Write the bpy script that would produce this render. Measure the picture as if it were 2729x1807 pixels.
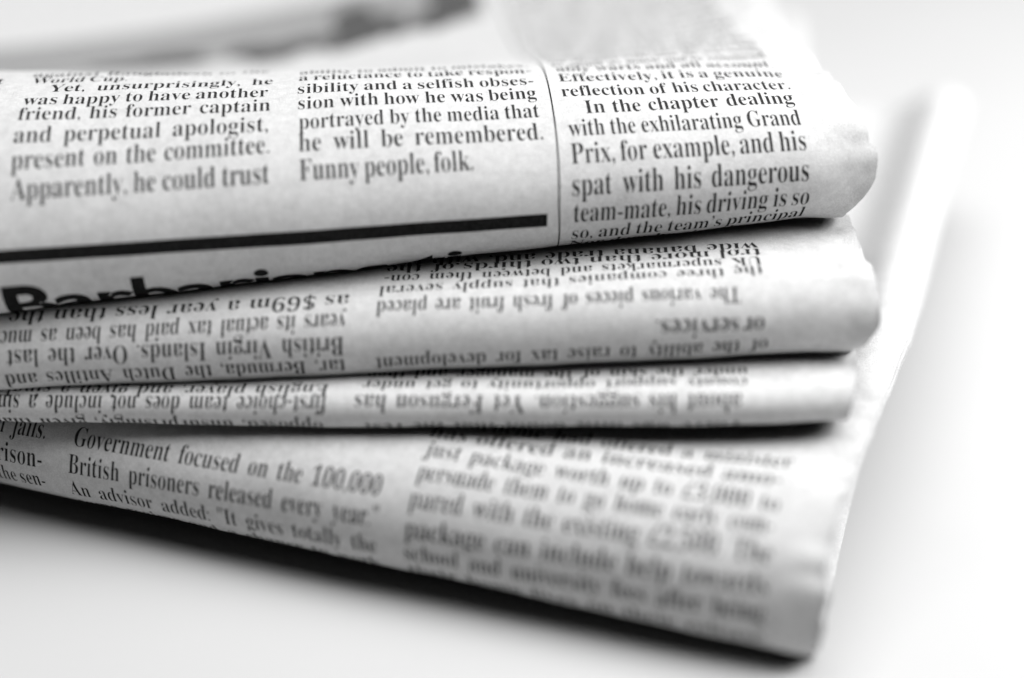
import bpy, bmesh, math
import numpy as np

for o in list(bpy.data.objects):
    bpy.data.objects.remove(o, do_unlink=True)
SC = bpy.context.scene
COL = SC.collection
MM = 0.001

# ------------------------------------------------------------------ camera
CAM_H = 148.03                       # mm above the table top
cam = bpy.data.cameras.new('camera')
cam.lens = 60.0
cam.sensor_width = 36.0
cam.sensor_fit = 'HORIZONTAL'
cam.clip_start = 0.01
cam.clip_end = 20.0
cam.dof.use_dof = True
cam.dof.focus_distance = 0.2582
cam.dof.aperture_fstop = 3.5
cam_o = bpy.data.objects.new('camera', cam)
COL.objects.link(cam_o)
cam_o.location = (0, 0, CAM_H * MM)
cam_o.rotation_euler = (math.radians(62.0), 0, 0)
SC.camera = cam_o

# ------------------------------------------------------------------ light
w = bpy.data.worlds.new('World')
SC.world = w
w.use_nodes = True
bg = w.node_tree.nodes['Background']
bg.inputs[0].default_value = (1, 1, 1, 1)
bg.inputs[1].default_value = 0.03


def area(name, loc, target, sx, sy, power):
    l = bpy.data.lights.new(name, 'AREA')
    l.shape = 'RECTANGLE'
    l.size, l.size_y = sx, sy
    l.energy = power
    o = bpy.data.objects.new(name, l)
    COL.objects.link(o)
    o.location = loc
    d = np.array(target) - np.array(loc)
    from mathutils import Vector
    o.rotation_euler = Vector(d).to_track_quat('-Z', 'Y').to_euler()
    return o


area('window_light', (0.46, 0.22, 0.38), (0.02, 0.24, 0.03), 0.34, 0.30, 4.5)
area('ceiling_softbox', (0.08, 0.35, 0.88), (0.0, 0.26, 0.03), 0.90, 0.65, 7.9)

SC.view_settings.view_transform = 'Standard'
SC.view_settings.look = 'None'
SC.view_settings.exposure = 0.07
SC.view_settings.gamma = 1.0
SC.view_settings.use_curve_mapping = False
SC.cycles.max_bounces = 4
SC.cycles.diffuse_bounces = 1
SC.cycles.use_denoising = True


# --------------------------------------------------------------- materials
def mat(name):
    m = bpy.data.materials.new(name)
    m.use_nodes = True
    nt = m.node_tree
    return m, nt, nt.nodes['Principled BSDF']


def newsprint(name, base=0.62, amp=0.26):
    m, nt, b = mat(name)
    tc = nt.nodes.new('ShaderNodeTexCoord')
    n1 = nt.nodes.new('ShaderNodeTexNoise')
    n1.inputs['Scale'].default_value = 700.0
    n1.inputs['Detail'].default_value = 6.0
    n1.inputs['Roughness'].default_value = 0.65
    n2 = nt.nodes.new('ShaderNodeTexNoise')
    n2.inputs['Scale'].default_value = 4200.0
    n2.inputs['Detail'].default_value = 3.0
    mix = nt.nodes.new('ShaderNodeMath')
    mix.operation = 'ADD'
    hal = nt.nodes.new('ShaderNodeMath')
    hal.operation = 'MULTIPLY'
    hal.inputs[1].default_value = 0.5
    ramp = nt.nodes.new('ShaderNodeValToRGB')
    ramp.color_ramp.elements[0].position = 0.3
    ramp.color_ramp.elements[1].position = 0.7
    lo, hi = base * (1 - amp), base * (1 + amp * 0.5)
    ramp.color_ramp.elements[0].color = (lo, lo, lo, 1)
    ramp.color_ramp.elements[1].color = (hi, hi, hi, 1)
    L = nt.links.new
    L(tc.outputs['Object'], n1.inputs['Vector'])
    L(tc.outputs['Object'], n2.inputs['Vector'])
    L(n1.outputs['Fac'], mix.inputs[0])
    L(n2.outputs['Fac'], mix.inputs[1])
    L(mix.outputs[0], hal.inputs[0])
    L(hal.outputs[0], ramp.inputs['Fac'])
    L(ramp.outputs['Color'], b.inputs['Base Color'])
    bump = nt.nodes.new('ShaderNodeBump')
    bump.inputs['Strength'].default_value = 0.35
    bump.inputs['Distance'].default_value = 0.0002
    L(n2.outputs['Fac'], bump.inputs['Height'])
    L(bump.outputs['Normal'], b.inputs['Normal'])
    b.inputs['Roughness'].default_value = 0.85
    b.inputs['Specular IOR Level'].default_value = 0.15
    return m


def ink_mat(name, v, amp):
    m, nt, b = mat(name)
    tc = nt.nodes.new('ShaderNodeTexCoord')
    n1 = nt.nodes.new('ShaderNodeTexNoise')
    n1.inputs['Scale'].default_value = 2600.0
    n1.inputs['Detail'].default_value = 4.0
    ramp = nt.nodes.new('ShaderNodeValToRGB')
    ramp.color_ramp.elements[0].position = 0.35
    ramp.color_ramp.elements[1].position = 0.75
    ramp.color_ramp.elements[0].color = (v, v, v, 1)
    h = v + amp
    ramp.color_ramp.elements[1].color = (h, h, h, 1)
    nt.links.new(tc.outputs['Object'], n1.inputs['Vector'])
    nt.links.new(n1.outputs['Fac'], ramp.inputs['Fac'])
    nt.links.new(ramp.outputs['Color'], b.inputs['Base Color'])
    b.inputs['Roughness'].default_value = 0.9
    b.inputs['Specular IOR Level'].default_value = 0.05
    return m


PAPER = newsprint('newsprint', 0.64)
LEAF = newsprint('newsprint_inner', 0.72)
INK = ink_mat('printing_ink', 0.005, 0.02)
GREY = ink_mat('halftone_print', 0.24, 0.18)
TYPE_INK = ink_mat('type_ink', 0.022, 0.035)
DARK = ink_mat('halftone_dark', 0.06, 0.09)

tm, tnt, tb = mat('white_table')
ttc = tnt.nodes.new('ShaderNodeTexCoord')
tn = tnt.nodes.new('ShaderNodeTexNoise')
tn.inputs['Scale'].default_value = 14.0
tn.inputs['Detail'].default_value = 5.0
tr = tnt.nodes.new('ShaderNodeValToRGB')
tr.color_ramp.elements[0].color = (0.53, 0.53, 0.53, 1)
tr.color_ramp.elements[1].color = (0.57, 0.57, 0.57, 1)
tnt.links.new(ttc.outputs['Object'], tn.inputs['Vector'])
tnt.links.new(tn.outputs['Fac'], tr.inputs['Fac'])
tnt.links.new(tr.outputs['Color'], tb.inputs['Base Color'])
tb.inputs['Roughness'].default_value = 0.55
tb.inputs['Specular IOR Level'].default_value = 0.25

# ------------------------------------------------------------------- table
bm = bmesh.new()
bmesh.ops.create_cube(bm, size=1.0)
bmesh.ops.scale(bm, vec=(3.0, 2.6, 0.03), verts=bm.verts)
bmesh.ops.translate(bm, vec=(0, 0.75, -0.0152), verts=bm.verts)
bmesh.ops.bevel(bm, geom=[e for e in bm.edges], offset=0.004, segments=2, affect='EDGES')
me = bpy.data.meshes.new('table')
bm.to_mesh(me)
bm.free()
me.materials.append(tm)
table = bpy.data.objects.new('table', me)
COL.objects.link(table)
table['kind'] = 'structure'
table['label'] = 'plain white table top under the stack of newspapers'

# ------------------------------------------------ the bent sheets of paper
# Each newspaper is folded round one long nose.  u runs along the nose (mm),
# s runs round it (mm, from the top leaf over the nose to the under leaf);
# psi is the heading of the paper (degrees) at each s, for three stations u.
MOD = {'A': {'p0': [-40.58, 227.49, 70.21],
       'psi': [[133.0, 140.3, 148.7, 159.4, 171.0, 178.5, 181.9, 185.1, 193.8, 207.1, 218.8, 229.4, 246.8, 275.5, 309.6, 345.0, 360.0],
               [157.9, 159.1, 159.0, 157.1, 159.7, 165.1, 171.7, 182.1, 191.6, 200.9, 214.2, 236.1, 268.5, 303.4, 337.0, 360.0, 360.0],
               [180.2, 179.4, 178.9, 178.2, 179.2, 179.7, 179.6, 180.7, 183.1, 188.5, 204.9, 239.7, 286.8, 328.7, 360.0, 360.0, 360.0]],
       'sk': [-60.0, 30.0, 17],
       'ur': (-50, 100),
       'y2': 0.068,
       'yaw': 0.0947,
       'z1': 1.389},
 'B': {'p0': [-27.85, 238.69, 46.91],
       'psi': [[180.0, 180.0, 180.0, 180.0, 180.0, 213.1, 258.7, 306.9, 357.1, 360.0, 360.0],
               [180.0, 180.0, 180.0, 180.0, 180.0, 213.3, 259.4, 313.2, 360.0, 360.0, 360.0],
               [180.0, 180.0, 180.0, 180.0, 180.0, 210.5, 262.3, 319.0, 360.0, 360.0, 360.0]],
       'sk': [-24.0, 32.0, 11],
       'ur': (-90, 80),
       'y2': -0.005,
       'yaw': -0.0301,
       'z1': 3.276},
 'C': {'p0': [-11.56, 238.13, 31.63],
       'psi': [[180.0, 180.0, 180.0, 180.0, 180.0, 180.0, 180.0, 180.0, 216.9, 263.9, 309.2, 352.8, 360.0, 360.0],
               [180.0, 180.0, 180.0, 180.0, 180.0, 180.0, 180.0, 180.0, 212.0, 256.8, 301.5, 348.8, 360.0, 360.0],
               [180.0, 180.0, 180.0, 180.0, 180.0, 180.0, 180.0, 180.0, 208.2, 256.4, 305.0, 352.3, 360.0, 360.0]],
       'sk': [-14.0, 16.0, 14],
       'ur': (-90, 80),
       'y2': 0.736,
       'yaw': -0.094,
       'z1': 2.79},
 'D': {'p0': [-0.69, 221.25, 16.15],
       'psi': [[180.0, 180.0, 180.0, 180.0, 184.4, 203.1, 225.9, 255.2, 291.5, 328.4, 360.0, 360.0],
               [180.0, 180.0, 180.0, 180.4, 192.4, 204.4, 222.2, 246.2, 277.8, 312.8, 345.0, 360.0],
               [180.0, 180.0, 180.2, 189.9, 198.2, 205.5, 216.6, 232.4, 254.1, 283.2, 320.3, 359.8]],
       'sk': [-32.0, 24.0, 12],
       'ur': (-90, 80),
       'y2': 0.536,
       'yaw': -0.2979,
       'z1': 0.416}}
TYPE_A = [('against Bangladesh in the', -31.46, -32.0, 5.1, -32.0),
 ('World Cup.', -31.04, -27.6, -16.5, -27.6),
 ('Yet, unsurprisingly, he', -27.75, -23.09, 5.97, -22.67),
 ('was happy to have another', -30.98, -18.55, 5.38, -17.9),
 ('friend,  his former captain', -31.13, -14.28, 5.8, -13.68),
 ('and perpetual apologist,', -31.2, -9.35, 5.49, -8.95),
 ('present on the committee.', -31.23, -4.59, 5.69, -4.79),
 ('Apparently, he could trust', -31.19, 0.19, 5.6, 0.09),
 ('ability to admit to mistakes,', 10.0, -27.6, 45.7, -27.6),
 ('a reluctance to take respon-', 10.0, -23.2, 45.8, -23.2),
 ('sibility and a selfish obses-', 9.87, -18.16, 45.71, -18.22),
 ('sion with how he was being', 9.96, -13.67, 45.69, -13.9),
 ('portrayed by the media that', 10.06, -9.1, 45.68, -9.12),
 ('he will be remembered.', 9.99, -4.8, 45.75, -4.53),
 ('Funny people, folk.', 9.99, -0.05, 35.13, -0.02),
 ('ably warts and all account.', 49.98, -24.3, 84.18, -22.51),
 ('Effectively, it is a genuine', 49.75, -19.25, 84.81, -18.2),
 ('reflection of his character.', 49.64, -14.14, 84.7, -13.49),
 ('In the chapter dealing', 52.65, -9.28, 84.35, -9.27),
 ('with the exhilarating Grand', 49.65, -4.68, 84.41, -4.3),
 ('Prix, for example, and his', 49.59, -0.03, 84.47, 0.14),
 ('spat with his dangerous', 49.5, 4.72, 84.59, 4.7),
 ('team-mate, his driving is so', 49.69, 9.04, 84.98, 8.87),
 ('so, and the team’s principal', 49.64, 13.15, 84.91, 12.84),
 ('the past', -52, -27.6, -35.2, -27.6),
 ('never', -47, -23, -35.2, -23.0),
 ('Nor does he give the team', 49.6, 17.2, 84.8, 17.2)]
TYPE_B = [('as $69m a year less than the', -51.2, 0.5, 2.5, 0.05),
 ('years its actual tax paid has been as much', -53.6, 4.3, 2.3, 3.9),
 ('British Virgin Islands. Over the last', -50.8, 7.45, 2.1, 7.65),
 ('tar, Bermuda, the Dutch Antilles and', -51.5, 11.4, 2.1, 11.3),
 ('wide banana trade and, with the', 7.6, -11.9, 66.8, -11.8),
 ('trol more than two thirds of the', 7.6, -9.4, 66.9, -9.4),
 ('UK supermarkets and between them con-', 7.5, -5.9, 66.8, -6.4),
 ('the three companies that supply several', 7.1, -2.1, 66.6, -3.05),
 ('The various pieces of fresh fruit are placed', 6.97, 1.81, 62.85, 2.31),
 ('or services.', 50.1, 7.24, 66.46, 7.52),
 ('of the ability to raise tax for development', 6.9, 11.4, 67.2, 11.2)]
TYPE_C = [('English player, and given a single', -73, 1.6, -17.7, 0.9),
 ('first-choice team does not include a sin-', -73.4, 4.24, -17.7, 3.82),
 ('opposed, unsurprisingly, given that', -73.3, 8.3, -18.3, 8.2),
 ('under the skin of the manager and then', -12.3, -4.2, 48.9, -3.9),
 ('county support opportunity to get under', -12.4, -0.5, 48.7, -0.47),
 ('about his suggestion. Yet Ferguson has', -13, 3.57, 47.8, 3.9),
 ('There was little doubt that the rest', -11.6, 8.6, 48.3, 8.6)]
TYPE_D = [('held in jails.', -100.33, 0.15, -82.4, -0.2),
 ('the prison-', -100.03, 4.94, -82.42, 4.76),
 ('part of the sen-', -101.45, 9.48, -82.3, 8.77),
 ('Government focused on the 100,000', -76.94, -0.03, -21.58, -0.72),
 ('British prisoners released every year."', -77.3, 4.75, -21.22, 4.21),
 ('An advisor added: "It gives totally the', -77.6, 9.5, -21.3, 9.1),
 ('the scheme had offered a minister', -17.82, -17.23, 41.1, -18.48),
 ('has offered an increased amo-', -17.11, -13.34, 40.09, -13.91),
 ('just package worth up to £3,000 to', -16.64, -9.1, 40.57, -8.7),
 ('persuade them to go home early com-', -16.3, -4.48, 40.41, -4.74),
 ('pared with the existing £2,500. The', -16.39, 0.18, 40.94, -0.09),
 ('package can include help towards', -16.36, 5.1, 41.09, 4.62),
 ('school and university fees after being', -16.4, 9.4, 41.2, 9.0),
 ('same regime and a chance to work', -77.6, 14, -21.3, 13.8),
 ('their home lives on their release', -16.4, 14, 41.2, 13.8)]
BAR = [[-32.87, 7.38], [45.75, 7.19], [45.76, 9.38], [-33.04, 9.25]]
RULE = [[48.02, -27.89], [47.87, -16.65], [47.75, -6.77], [47.59, 1.4], [47.46, 6.07], [48.08, 20.8]]


# extra knots: how the leaves settle flat behind the nose
TAIL = {
    'A': ([(-190, (180, 180, 180)), (-110, (180, 180, 180)), (-88, (178, 178, 180)), (-74, (160, 170, 180))],
          [(34, (370, 368, 364)), (50, (364, 362, 361)), (62, (360, 360, 360)), (150, (360, 360, 360))]),
    'B': ([(-190, (180, 180, 180)), (-60, (179, 179, 179)), (-28, (176, 176, 177))],
          [(34, (368, 366, 363)), (50, (362, 361, 361)), (62, (360, 360, 360)), (150, (360, 360, 360))]),
    'C': ([(-190, (180, 180, 180)), (-60, (179, 179, 179)), (-18, (176, 176, 176))],
          [(20, (363, 363, 363)), (60, (360, 360, 360)), (150, (360, 360, 360))]),
    'D': ([(-190, (180, 180, 180)), (-80, (180, 180, 180)), (-40, (179, 179, 179))],
          [(28, (360, 360, 360)), (150, (360, 360, 360))]),
}
SCALE = {'A': 1.0, 'B': 0.939, 'C': 0.908, 'D': 0.891}
FIT_H = 166.13
# right-hand edge of the sheets: u at s
ENDS = {
    'A': [(-190, 86.0), (-60, 88.5), (-33.4, 91.6), (-23.7, 91.8), (-11.4, 93.1), (-6.9, 94.8), (-4.6, 93.9), (-2.3, 93.9),
          (-0.3, 94.0), (0.5, 95.0), (5.3, 95.0), (7.0, 94.3), (12.1, 91.6), (150, 90.0)],
    'B': [(-190, 82.0), (-22, 82.4), (-9.5, 82.6), (0.3, 82.9), (5.0, 83.6), (9.9, 83.2), (13.2, 82.2), (16.2, 80.9), (150, 80.0)],
    'C': [(-190, 66.5), (-8, 66.2), (-1.9, 65.0), (5.0, 64.5), (13.2, 64.2), (150, 64.0)],
    'D': [(-190, 55.5), (-60, 54.0), (-16, 50.0), (-13.3, 49.2), (-4.7, 48.6), (-0.4, 48.5), (4.1, 49.7), (6.9, 49.1), (15.5, 48.8), (150, 48)],
}
LIFT = {'A': (0.0, 5.0), 'B': (2.0, 6.0), 'C': (4.0, 7.0), 'D': (6.5, 8.0)}
ULEFT = {'A': -95.0, 'B': -120.0, 'C': -120.0, 'D': -150.0}
DS = 0.25
FS = np.arange(-190, 150.01, DS)


class Sheet:
    def __init__(self, n):
        d = MOD[n]
        self.n, self.d, self.k = n, d, SCALE[n]
        sk = list(np.linspace(*d['sk']))
        psi = np.array(d['psi'])
        pre, post = TAIL[n]
        ks = [p[0] for p in pre] + sk + [p[0] for p in post]
        kp = np.concatenate([np.array([p[1] for p in pre], float).T, psi, np.array([p[1] for p in post], float).T], 1)
        self.psi = np.stack([np.interp(FS, ks, q) for q in kp])
        ker = np.hanning(13)
        ker /= ker.sum()
        self.psi = np.stack([np.convolve(np.pad(q, 6, mode='edge'), ker, 'valid') for q in self.psi])
        self.psi = np.radians(self.psi)
        # heading, depth and height of the paper at every station along the nose
        self.us = np.arange(-165.0, 120.1, 1.5)
        t = np.clip((self.us - d['ur'][0]) / (d['ur'][1] - d['ur'][0]) * 2.0, -0.15, 2.1)
        wts = np.stack([(t - 1) * (t - 2) / 2, -t * (t - 2), t * (t - 1) / 2], -1)
        ps = np.clip(wts @ self.psi, math.radians(130.0 if n == 'A' else 172.0), math.radians(376.0))
        cy, cz = np.cos(ps), np.sin(ps)
        Y, Z = np.zeros_like(ps), np.zeros_like(ps)
        Y[:, 1:] = np.cumsum((cy[:, 1:] + cy[:, :-1]) * 0.5, 1) * DS
        Z[:, 1:] = np.cumsum((cz[:, 1:] + cz[:, :-1]) * 0.5, 1) * DS
        i0 = int(round(-FS[0] / DS))
        self.Y, self.Z, self.ps = Y - Y[:, i0:i0 + 1], Z - Z[:, i0:i0 + 1], ps

    def end(self, s):
        e = ENDS[self.n]
        return np.interp(s, [p[0] for p in e], [p[1] for p in e])

    def lift(self, u, s):
        """the free right-hand edge of the leaf curls up behind the nose"""
        h, wd = LIFT[self.n]
        e = np.maximum(self.end(s) - u, 0)
        return h * np.exp(-((e - 0.55 * wd) / wd) ** 2) * np.clip((-s - 12) / 45, 0, 1) ** 1.5

    def wrinkle(self, u, s):
        ph = {'A': 0.3, 'B': 1.9, 'C': 3.1, 'D': 4.4}[self.n]
        a = 0.10 * np.sin(0.11 * u + 0.05 * s + ph) + 0.06 * np.sin(0.23 * u - 0.16 * s + 2 * ph)
        a += 0.035 * np.sin(0.52 * u + 0.21 * s + 3 * ph)
        e = self.end(s) - u                              # puckers close to the cut edge
        a += 0.26 * np.exp(-(e / 4.0) ** 2) * np.sin(0.8 * s + ph + 0.12 * u + 1.5 * np.sin(0.33 * s))
        if self.n in 'AB':                               # crumpled facets at the open end
            tri = np.arcsin(np.sin(0.42 * s + 0.22 * u + ph)) + 0.6 * np.arcsin(np.sin(0.27 * s - 0.45 * u))
            a += 0.24 * np.exp(-(np.maximum(e, 0) / 7.0) ** 2) * tri
        a += 0.10 * np.exp(-(e / 11.0) ** 2) * np.sin(0.41 * s - 0.3 * u + 2 * ph)
        return a * np.exp(-np.maximum(np.abs(s) - 60, 0) / 40)

    def at(self, u, s, off=0.0):
        """points (mm, world) on the sheet, lifted by off along its outer side"""
        u = np.asarray(u, float)
        s = np.asarray(s, float)
        d = self.d
        x = np.clip((s - FS[0]) / DS, 0, len(FS) - 1.001)
        i = x.astype(int)
        f = x - i
        g = np.clip((u - self.us[0]) / (self.us[1] - self.us[0]), 0, len(self.us) - 1.001)
        m = g.astype(int)
        h = g - m

        def ev(T):
            return (T[m, i] * (1 - f) + T[m, i + 1] * f) * (1 - h) + (T[m + 1, i] * (1 - f) + T[m + 1, i + 1] * f) * h
        y, z, p = ev(self.Y), ev(self.Z), ev(self.ps)
        r = self.wrinkle(u, s) + off
        # outer normal of the roll
        y = y + r * np.sin(p) + d['y2'] * (u / 50) ** 2
        z = z - r * np.cos(p) + d['z1'] * u / 50 + self.lift(u, s)
        c, sn = math.cos(d['yaw']), math.sin(d['yaw'])
        P = np.stack([d['p0'][0] + u * c - y * sn, d['p0'][1] + u * sn + y * c, d['p0'][2] + z], -1) * self.k
        P[..., 2] += CAM_H - FIT_H * self.k
        return P


def s_samples():
    a = list(np.arange(-185, -140, 5.0)) + list(np.arange(-140, -34, 1.0)) + list(np.arange(-34, 30, 0.4))
    return np.array(a + list(np.arange(30, 60, 2.0)) + list(np.arange(60, 146, 6.0)))


def sheet_grid(sh, inset=0.0, grow=0.0, seed=0, srange=(-185, 145)):
    ss = s_samples()
    ss = ss[(ss >= srange[0]) & (ss <= srange[1])]
    t = np.concatenate([np.linspace(0, 0.8, 70)[:-1], np.linspace(0.8, 1.0, 46)])
    T, S = np.meshgrid(t, ss, indexing='ij')
    E = sh.end(S)
    if grow or seed:
        front = np.exp(-(np.maximum(np.abs(S) - 8, 0) / 9.0) ** 2)
        E = E + grow * (0.35 + 0.65 * front) + (0.28 * np.sin(0.31 * S + 1.7 * seed) + 0.16 * np.sin(0.9 * S + 2.9 * seed)) * front
    if sh.n == 'D':
        E = E + 0.5 * seed * np.clip((-S - 18) / 60, 0, 1)      # the leaves fan out towards the back
    U = ULEFT[sh.n] + (E - ULEFT[sh.n]) * T
    # the last millimetres of paper curl out a little
    curl = 0.0 if seed == 0 else 0.25 * np.maximum(0, (T - 0.985) / 0.015) ** 2
    P = sh.at(U, S, -inset + curl)
    n, m = P.shape[:2]
    idx = np.arange(n * m).reshape(n, m)
    F = np.stack([idx[:-1, :-1], idx[1:, :-1], idx[1:, 1:], idx[:-1, 1:]], -1).reshape(-1, 4)
    return P.reshape(-1, 3), F.tolist()


def build(name, verts, faces, mats, midx, parent=None, smooth_upto=None):
    me = bpy.data.meshes.new(name)
    me.from_pydata((np.asarray(verts) * MM).tolist(), [], faces)
    for m in mats:
        me.materials.append(m)
    me.polygons.foreach_set('material_index', midx)
    me.polygons.foreach_set('use_smooth', [True] * len(faces))
    me.update()
    o = bpy.data.objects.new(name, me)
    COL.objects.link(o)
    if parent:
        o.parent = parent
        o.matrix_parent_inverse = parent.matrix_world.inverted()
    return o


# ----------------------------------------------------------------- letters
def serif(t):
    o = ''
    for ch in t:
        if 'A' <= ch <= 'Z':
            o += chr(0x1D400 + ord(ch) - 65)
        elif 'a' <= ch <= 'z':
            o += chr(0x1D41A + ord(ch) - 97)
        elif '0' <= ch <= '9':
            o += chr(0x1D7CE + ord(ch) - 48)
        else:
            o += ch
    return o


GLY = {}


def glyphs(text, style, weight=-0.009):
    """verts (n,2) in em, faces, advance width; cut into thin rows so that print can bend"""
    key = (text, style, weight)
    if key in GLY:
        return GLY[key]
    c = bpy.data.curves.new('type', 'FONT')
    c.body = serif(text) if style == 'serif' else text
    c.size = 1.0
    c.resolution_u = 3 if style == 'serif' else 6
    c.offset = weight if style == 'serif' else 0.028
    o = bpy.data.objects.new('type', c)
    COL.objects.link(o)
    bpy.context.view_layer.update()
    dg = bpy.context.evaluated_depsgraph_get()
    me = bpy.data.meshes.new_from_object(o.evaluated_get(dg))
    bm = bmesh.new()
    bm.from_mesh(me)
    bmesh.ops.remove_doubles(bm, verts=bm.verts, dist=1e-5)
    for y in np.arange(-0.25, 0.8, 0.07):
        bmesh.ops.bisect_plane(bm, geom=bm.verts[:] + bm.edges[:] + bm.faces[:], plane_co=(0, y, 0), plane_no=(0, 1, 0), dist=1e-5)
    bm.verts.ensure_lookup_table()
    bm.verts.index_update()
    v = np.array([p.co[:2] for p in bm.verts]) if len(bm.verts) else np.zeros((0, 2))
    f = [[q.index for q in fc.verts] for fc in bm.faces]
    bm.free()
    bpy.data.objects.remove(o, do_unlink=True)
    bpy.data.curves.remove(c)
    bpy.data.meshes.remove(me)
    x0 = v[:, 0].min()
    v[:, 0] -= x0
    GLY[key] = (v, f, v[:, 0].max())
    return GLY[key]


def set_line(acc, sh, text, u0, s0, u1, s1, up=1, em=5.0, squeeze=0.66, ragged=False, mi=4, weight=-0.009):
    """one justified line of type from (u0,s0) to (u1,s1); up=-1 prints it upside down"""
    words = text.split()
    gl = [glyphs(wd, 'serif', weight) for wd in words]
    L = u1 - u0
    wd = sum(g[2] for g in gl) * em
    gaps = max(1, len(words) - 1)
    sq = squeeze
    sp = (L - wd * sq) / gaps
    if ragged:
        sq = (L - gaps * 0.24 * em * squeeze) / wd
        sp = 0.24 * em * squeeze
    elif len(words) == 1:
        sq = L / wd
        sp = 0
    elif sp < 0.27 * em * squeeze:
        sp = 0.27 * em * squeeze
        sq = (L - sp * gaps) / wd
    elif sp > 0.55 * em * squeeze:
        sp = 0.55 * em * squeeze
        sq = (L - sp * gaps) / wd
    x = 0.0
    for (v, f, a) in gl:
        px = x + v[:, 0] * em * sq
        py = v[:, 1] * em
        if up > 0:
            u = u0 + px
            s = s0 + (s1 - s0) * (px / L) - py
        else:
            u = u1 - px
            s = s1 + (s0 - s1) * (px / L) + py
        acc.append((u, s, f, up, mi))
        x += a * em * sq + sp


def finish_print(acc, sh, V, F, M):
    for (u, s, f, up, mi) in acc:
        P = sh.at(u, s, {2: 0.06, 3: 0.10}.get(up, 0.035))
        b = len(V)
        V.extend(P.tolist())
        F.extend([[b + i for i in q] for q in f])
        M.extend([mi] * len(f))


def patch(acc, pts, nu, nsv, mi, up=1):
    """a printed four-sided patch; pts are its corners (u,s) in order"""
    a, b, c, d = [np.array(p, float) for p in pts]
    I, J = np.meshgrid(np.linspace(0, 1, nu), np.linspace(0, 1, nsv), indexing='ij')
    I, J = I[..., None], J[..., None]
    Q = a * (1 - I) * (1 - J) + b * I * (1 - J) + c * I * J + d * (1 - I) * J
    idx = np.arange(nu * nsv).reshape(nu, nsv)
    f = np.stack([idx[:-1, :-1], idx[1:, :-1], idx[1:, 1:], idx[:-1, 1:]], -1).reshape(-1, 4).tolist()
    Q = Q.reshape(-1, 2)
    acc.append((Q[:, 0], Q[:, 1], f, up, mi))


SH = {n: Sheet(n) for n in 'ABCD'}
PR = {n: [] for n in 'ABCD'}

# --- top newspaper -------------------------------------------------------
for row in TYPE_A:
    set_line(PR['A'], SH['A'], *row, ragged=row[0] in ('World Cup.', 'Funny people, folk.'))
FILL = ['to admit as much and to commend,', 'the chapter with how he was being', 'a reluctance to take his driving', 'that the team and another of the',
        'for example and the media that', 'he was happy to have his former', 'and the captain on the committee', 'with his selfish character and so']
for k in range(34):
    s = -27.6 - 4.6 * k
    set_line(PR['A'], SH['A'], FILL[k % 8], 49.7, s, 84.6, s, weight=-0.014)
patch(PR['A'], [(-60, BAR[0][1]), (45.75, BAR[1][1]), (45.75, BAR[2][1]), (-60, BAR[3][1])], 80, 6, 1)
for (p, q) in zip(RULE[:-1], RULE[1:]):
    patch(PR['A'], [(p[0] - .11, p[1]), (p[0] + .11, p[1]), (q[0] + .11, q[1]), (q[0] - .11, q[1])], 2, 14, 1)
patch(PR['A'], [(47.8, -150), (48.1, -150), (48.13, RULE[0][1]), (47.9, RULE[0][1])], 2, 60, 1)
v, f, a = glyphs('Barbarians ti', 'sans')
hem, hx0, hx1 = 13.0, -33.6, 33.3
hs = 13.2 + 0.70 * hem
PR['A'].append((hx0 + v[:, 0] * (hx1 - hx0) / a, hs - v[:, 1] * hem, f, 1, 1))
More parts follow.
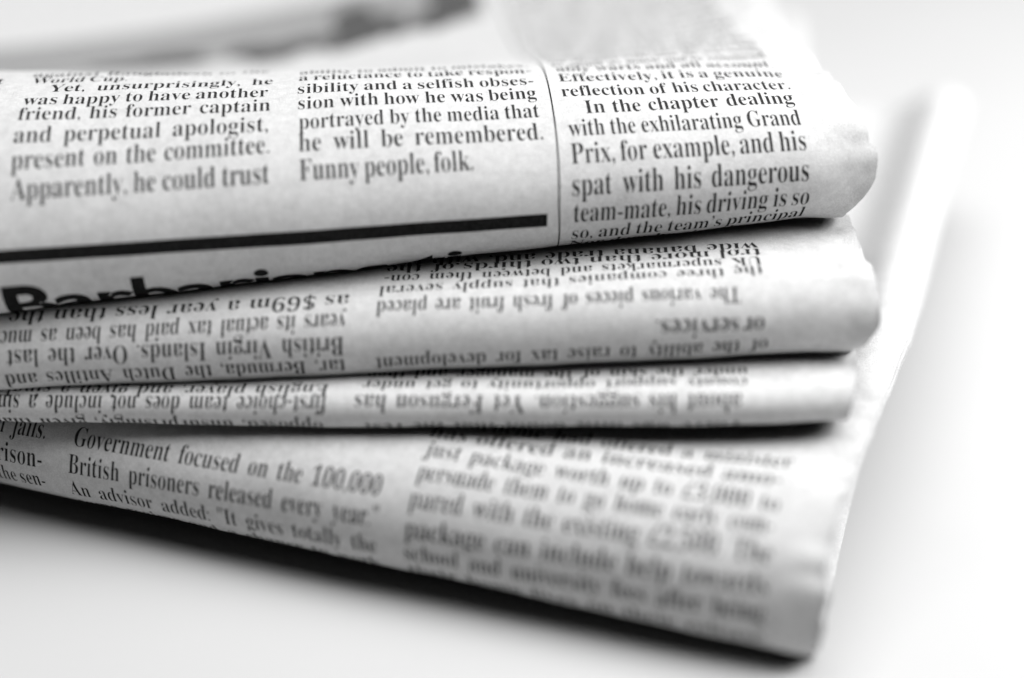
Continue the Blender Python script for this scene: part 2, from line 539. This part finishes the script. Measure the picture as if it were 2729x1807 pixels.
# a printed picture strip far back on the top leaf, above the two left columns
patch(PR['A'], [(-60, -120), (44.5, -136), (44.5, -99), (-60, -100)], 60, 40, 2, 2)
RNG = np.random.default_rng(4)
for (u, s, ru, rs) in [(38.6, -114, 5.6, 17.0), (33.0, -104, 3.0, 5.0), (20.0, -108, 7.0, 14.0), (27.5, -101, 3.0, 3.0), (3.0, -101, 9.5, 6.0), (13, -101, 3.0, 4.0), (-20, -103.5, 11.0, 4.0)]:
    th = np.linspace(0, 2 * math.pi, 25)[:-1]
    rr = 1 + 0.25 * np.sin(3 * th + u) + 0.12 * np.sin(5 * th + 2 * u)
    ring = np.linspace(0.04, 1, 14)[:, None]
    pu = (u + ru * ring * (rr * np.cos(th))[None]).ravel()
    ps_ = np.clip((s + rs * ring * (rr * np.sin(th))[None]).ravel(), -136.0, -95.0)
    fc = [[a * 24 + q, a * 24 + (q + 1) % 24, (a + 1) * 24 + (q + 1) % 24, (a + 1) * 24 + q] for a in range(13) for q in range(24)]
    PR['A'].append((np.minimum(pu, 44.4), ps_, fc, 3, 3))

# --- the three below -----------------------------------------------------
for row in TYPE_B:
    set_line(PR['B'], SH['B'], *row, up=-1, em=4.35, ragged=row[0] in ('or services.',))
for row in TYPE_C:
    set_line(PR['C'], SH['C'], *row, up=-1, em=4.5)
for row in TYPE_D:
    set_line(PR['D'], SH['D'], *row, em=4.95)

INFO = {
    'A': ('topmost folded newspaper, its upright text column ruled off by a thick black bar', [(0.7, -0.5), (1.5, -0.2), (2.4, -0.6)]),
    'B': ('upside-down folded newspaper second from the top, text naming the British Virgin Islands', [(0.6, 0.3), (1.3, 0.7), (2.1, 0.2)]),
    'C': ('thinnest folded newspaper, third from the top, upside-down text about a first-choice team', [(0.5, 0.4), (1.0, 0.1)]),
    'D': ('lowest folded newspaper lying on the white table, upright text about British prisoners', [(0.7, 0.4), (1.5, 0.9), (2.4, 0.3)]),
}
for n in 'DCBA':
    sh = SH[n]
    base = bpy.data.objects.new('newspaper', None)
    COL.objects.link(base)
    p = sh.at(np.array([0.0]), np.array([100.0]))[0] * MM
    base.location = p
    bpy.context.view_layer.update()
    base['label'] = INFO[n][0]
    base['category'] = 'newspaper'
    base['group'] = 'stack of folded newspapers'
    V, F = sheet_grid(sh)
    V = V.tolist()
    M = [0] * len(F)
    finish_print(PR[n], sh, V, F, M)
    build('outer_sheet', V, F, [PAPER, INK, GREY, DARK, TYPE_INK], M, base)
    for j, (ins, gr) in enumerate(INFO[n][1]):
        V, F = sheet_grid(sh, ins, gr, j + 1)
        build('inner_sheet', V, F, [LEAF], [0] * len(F), base)
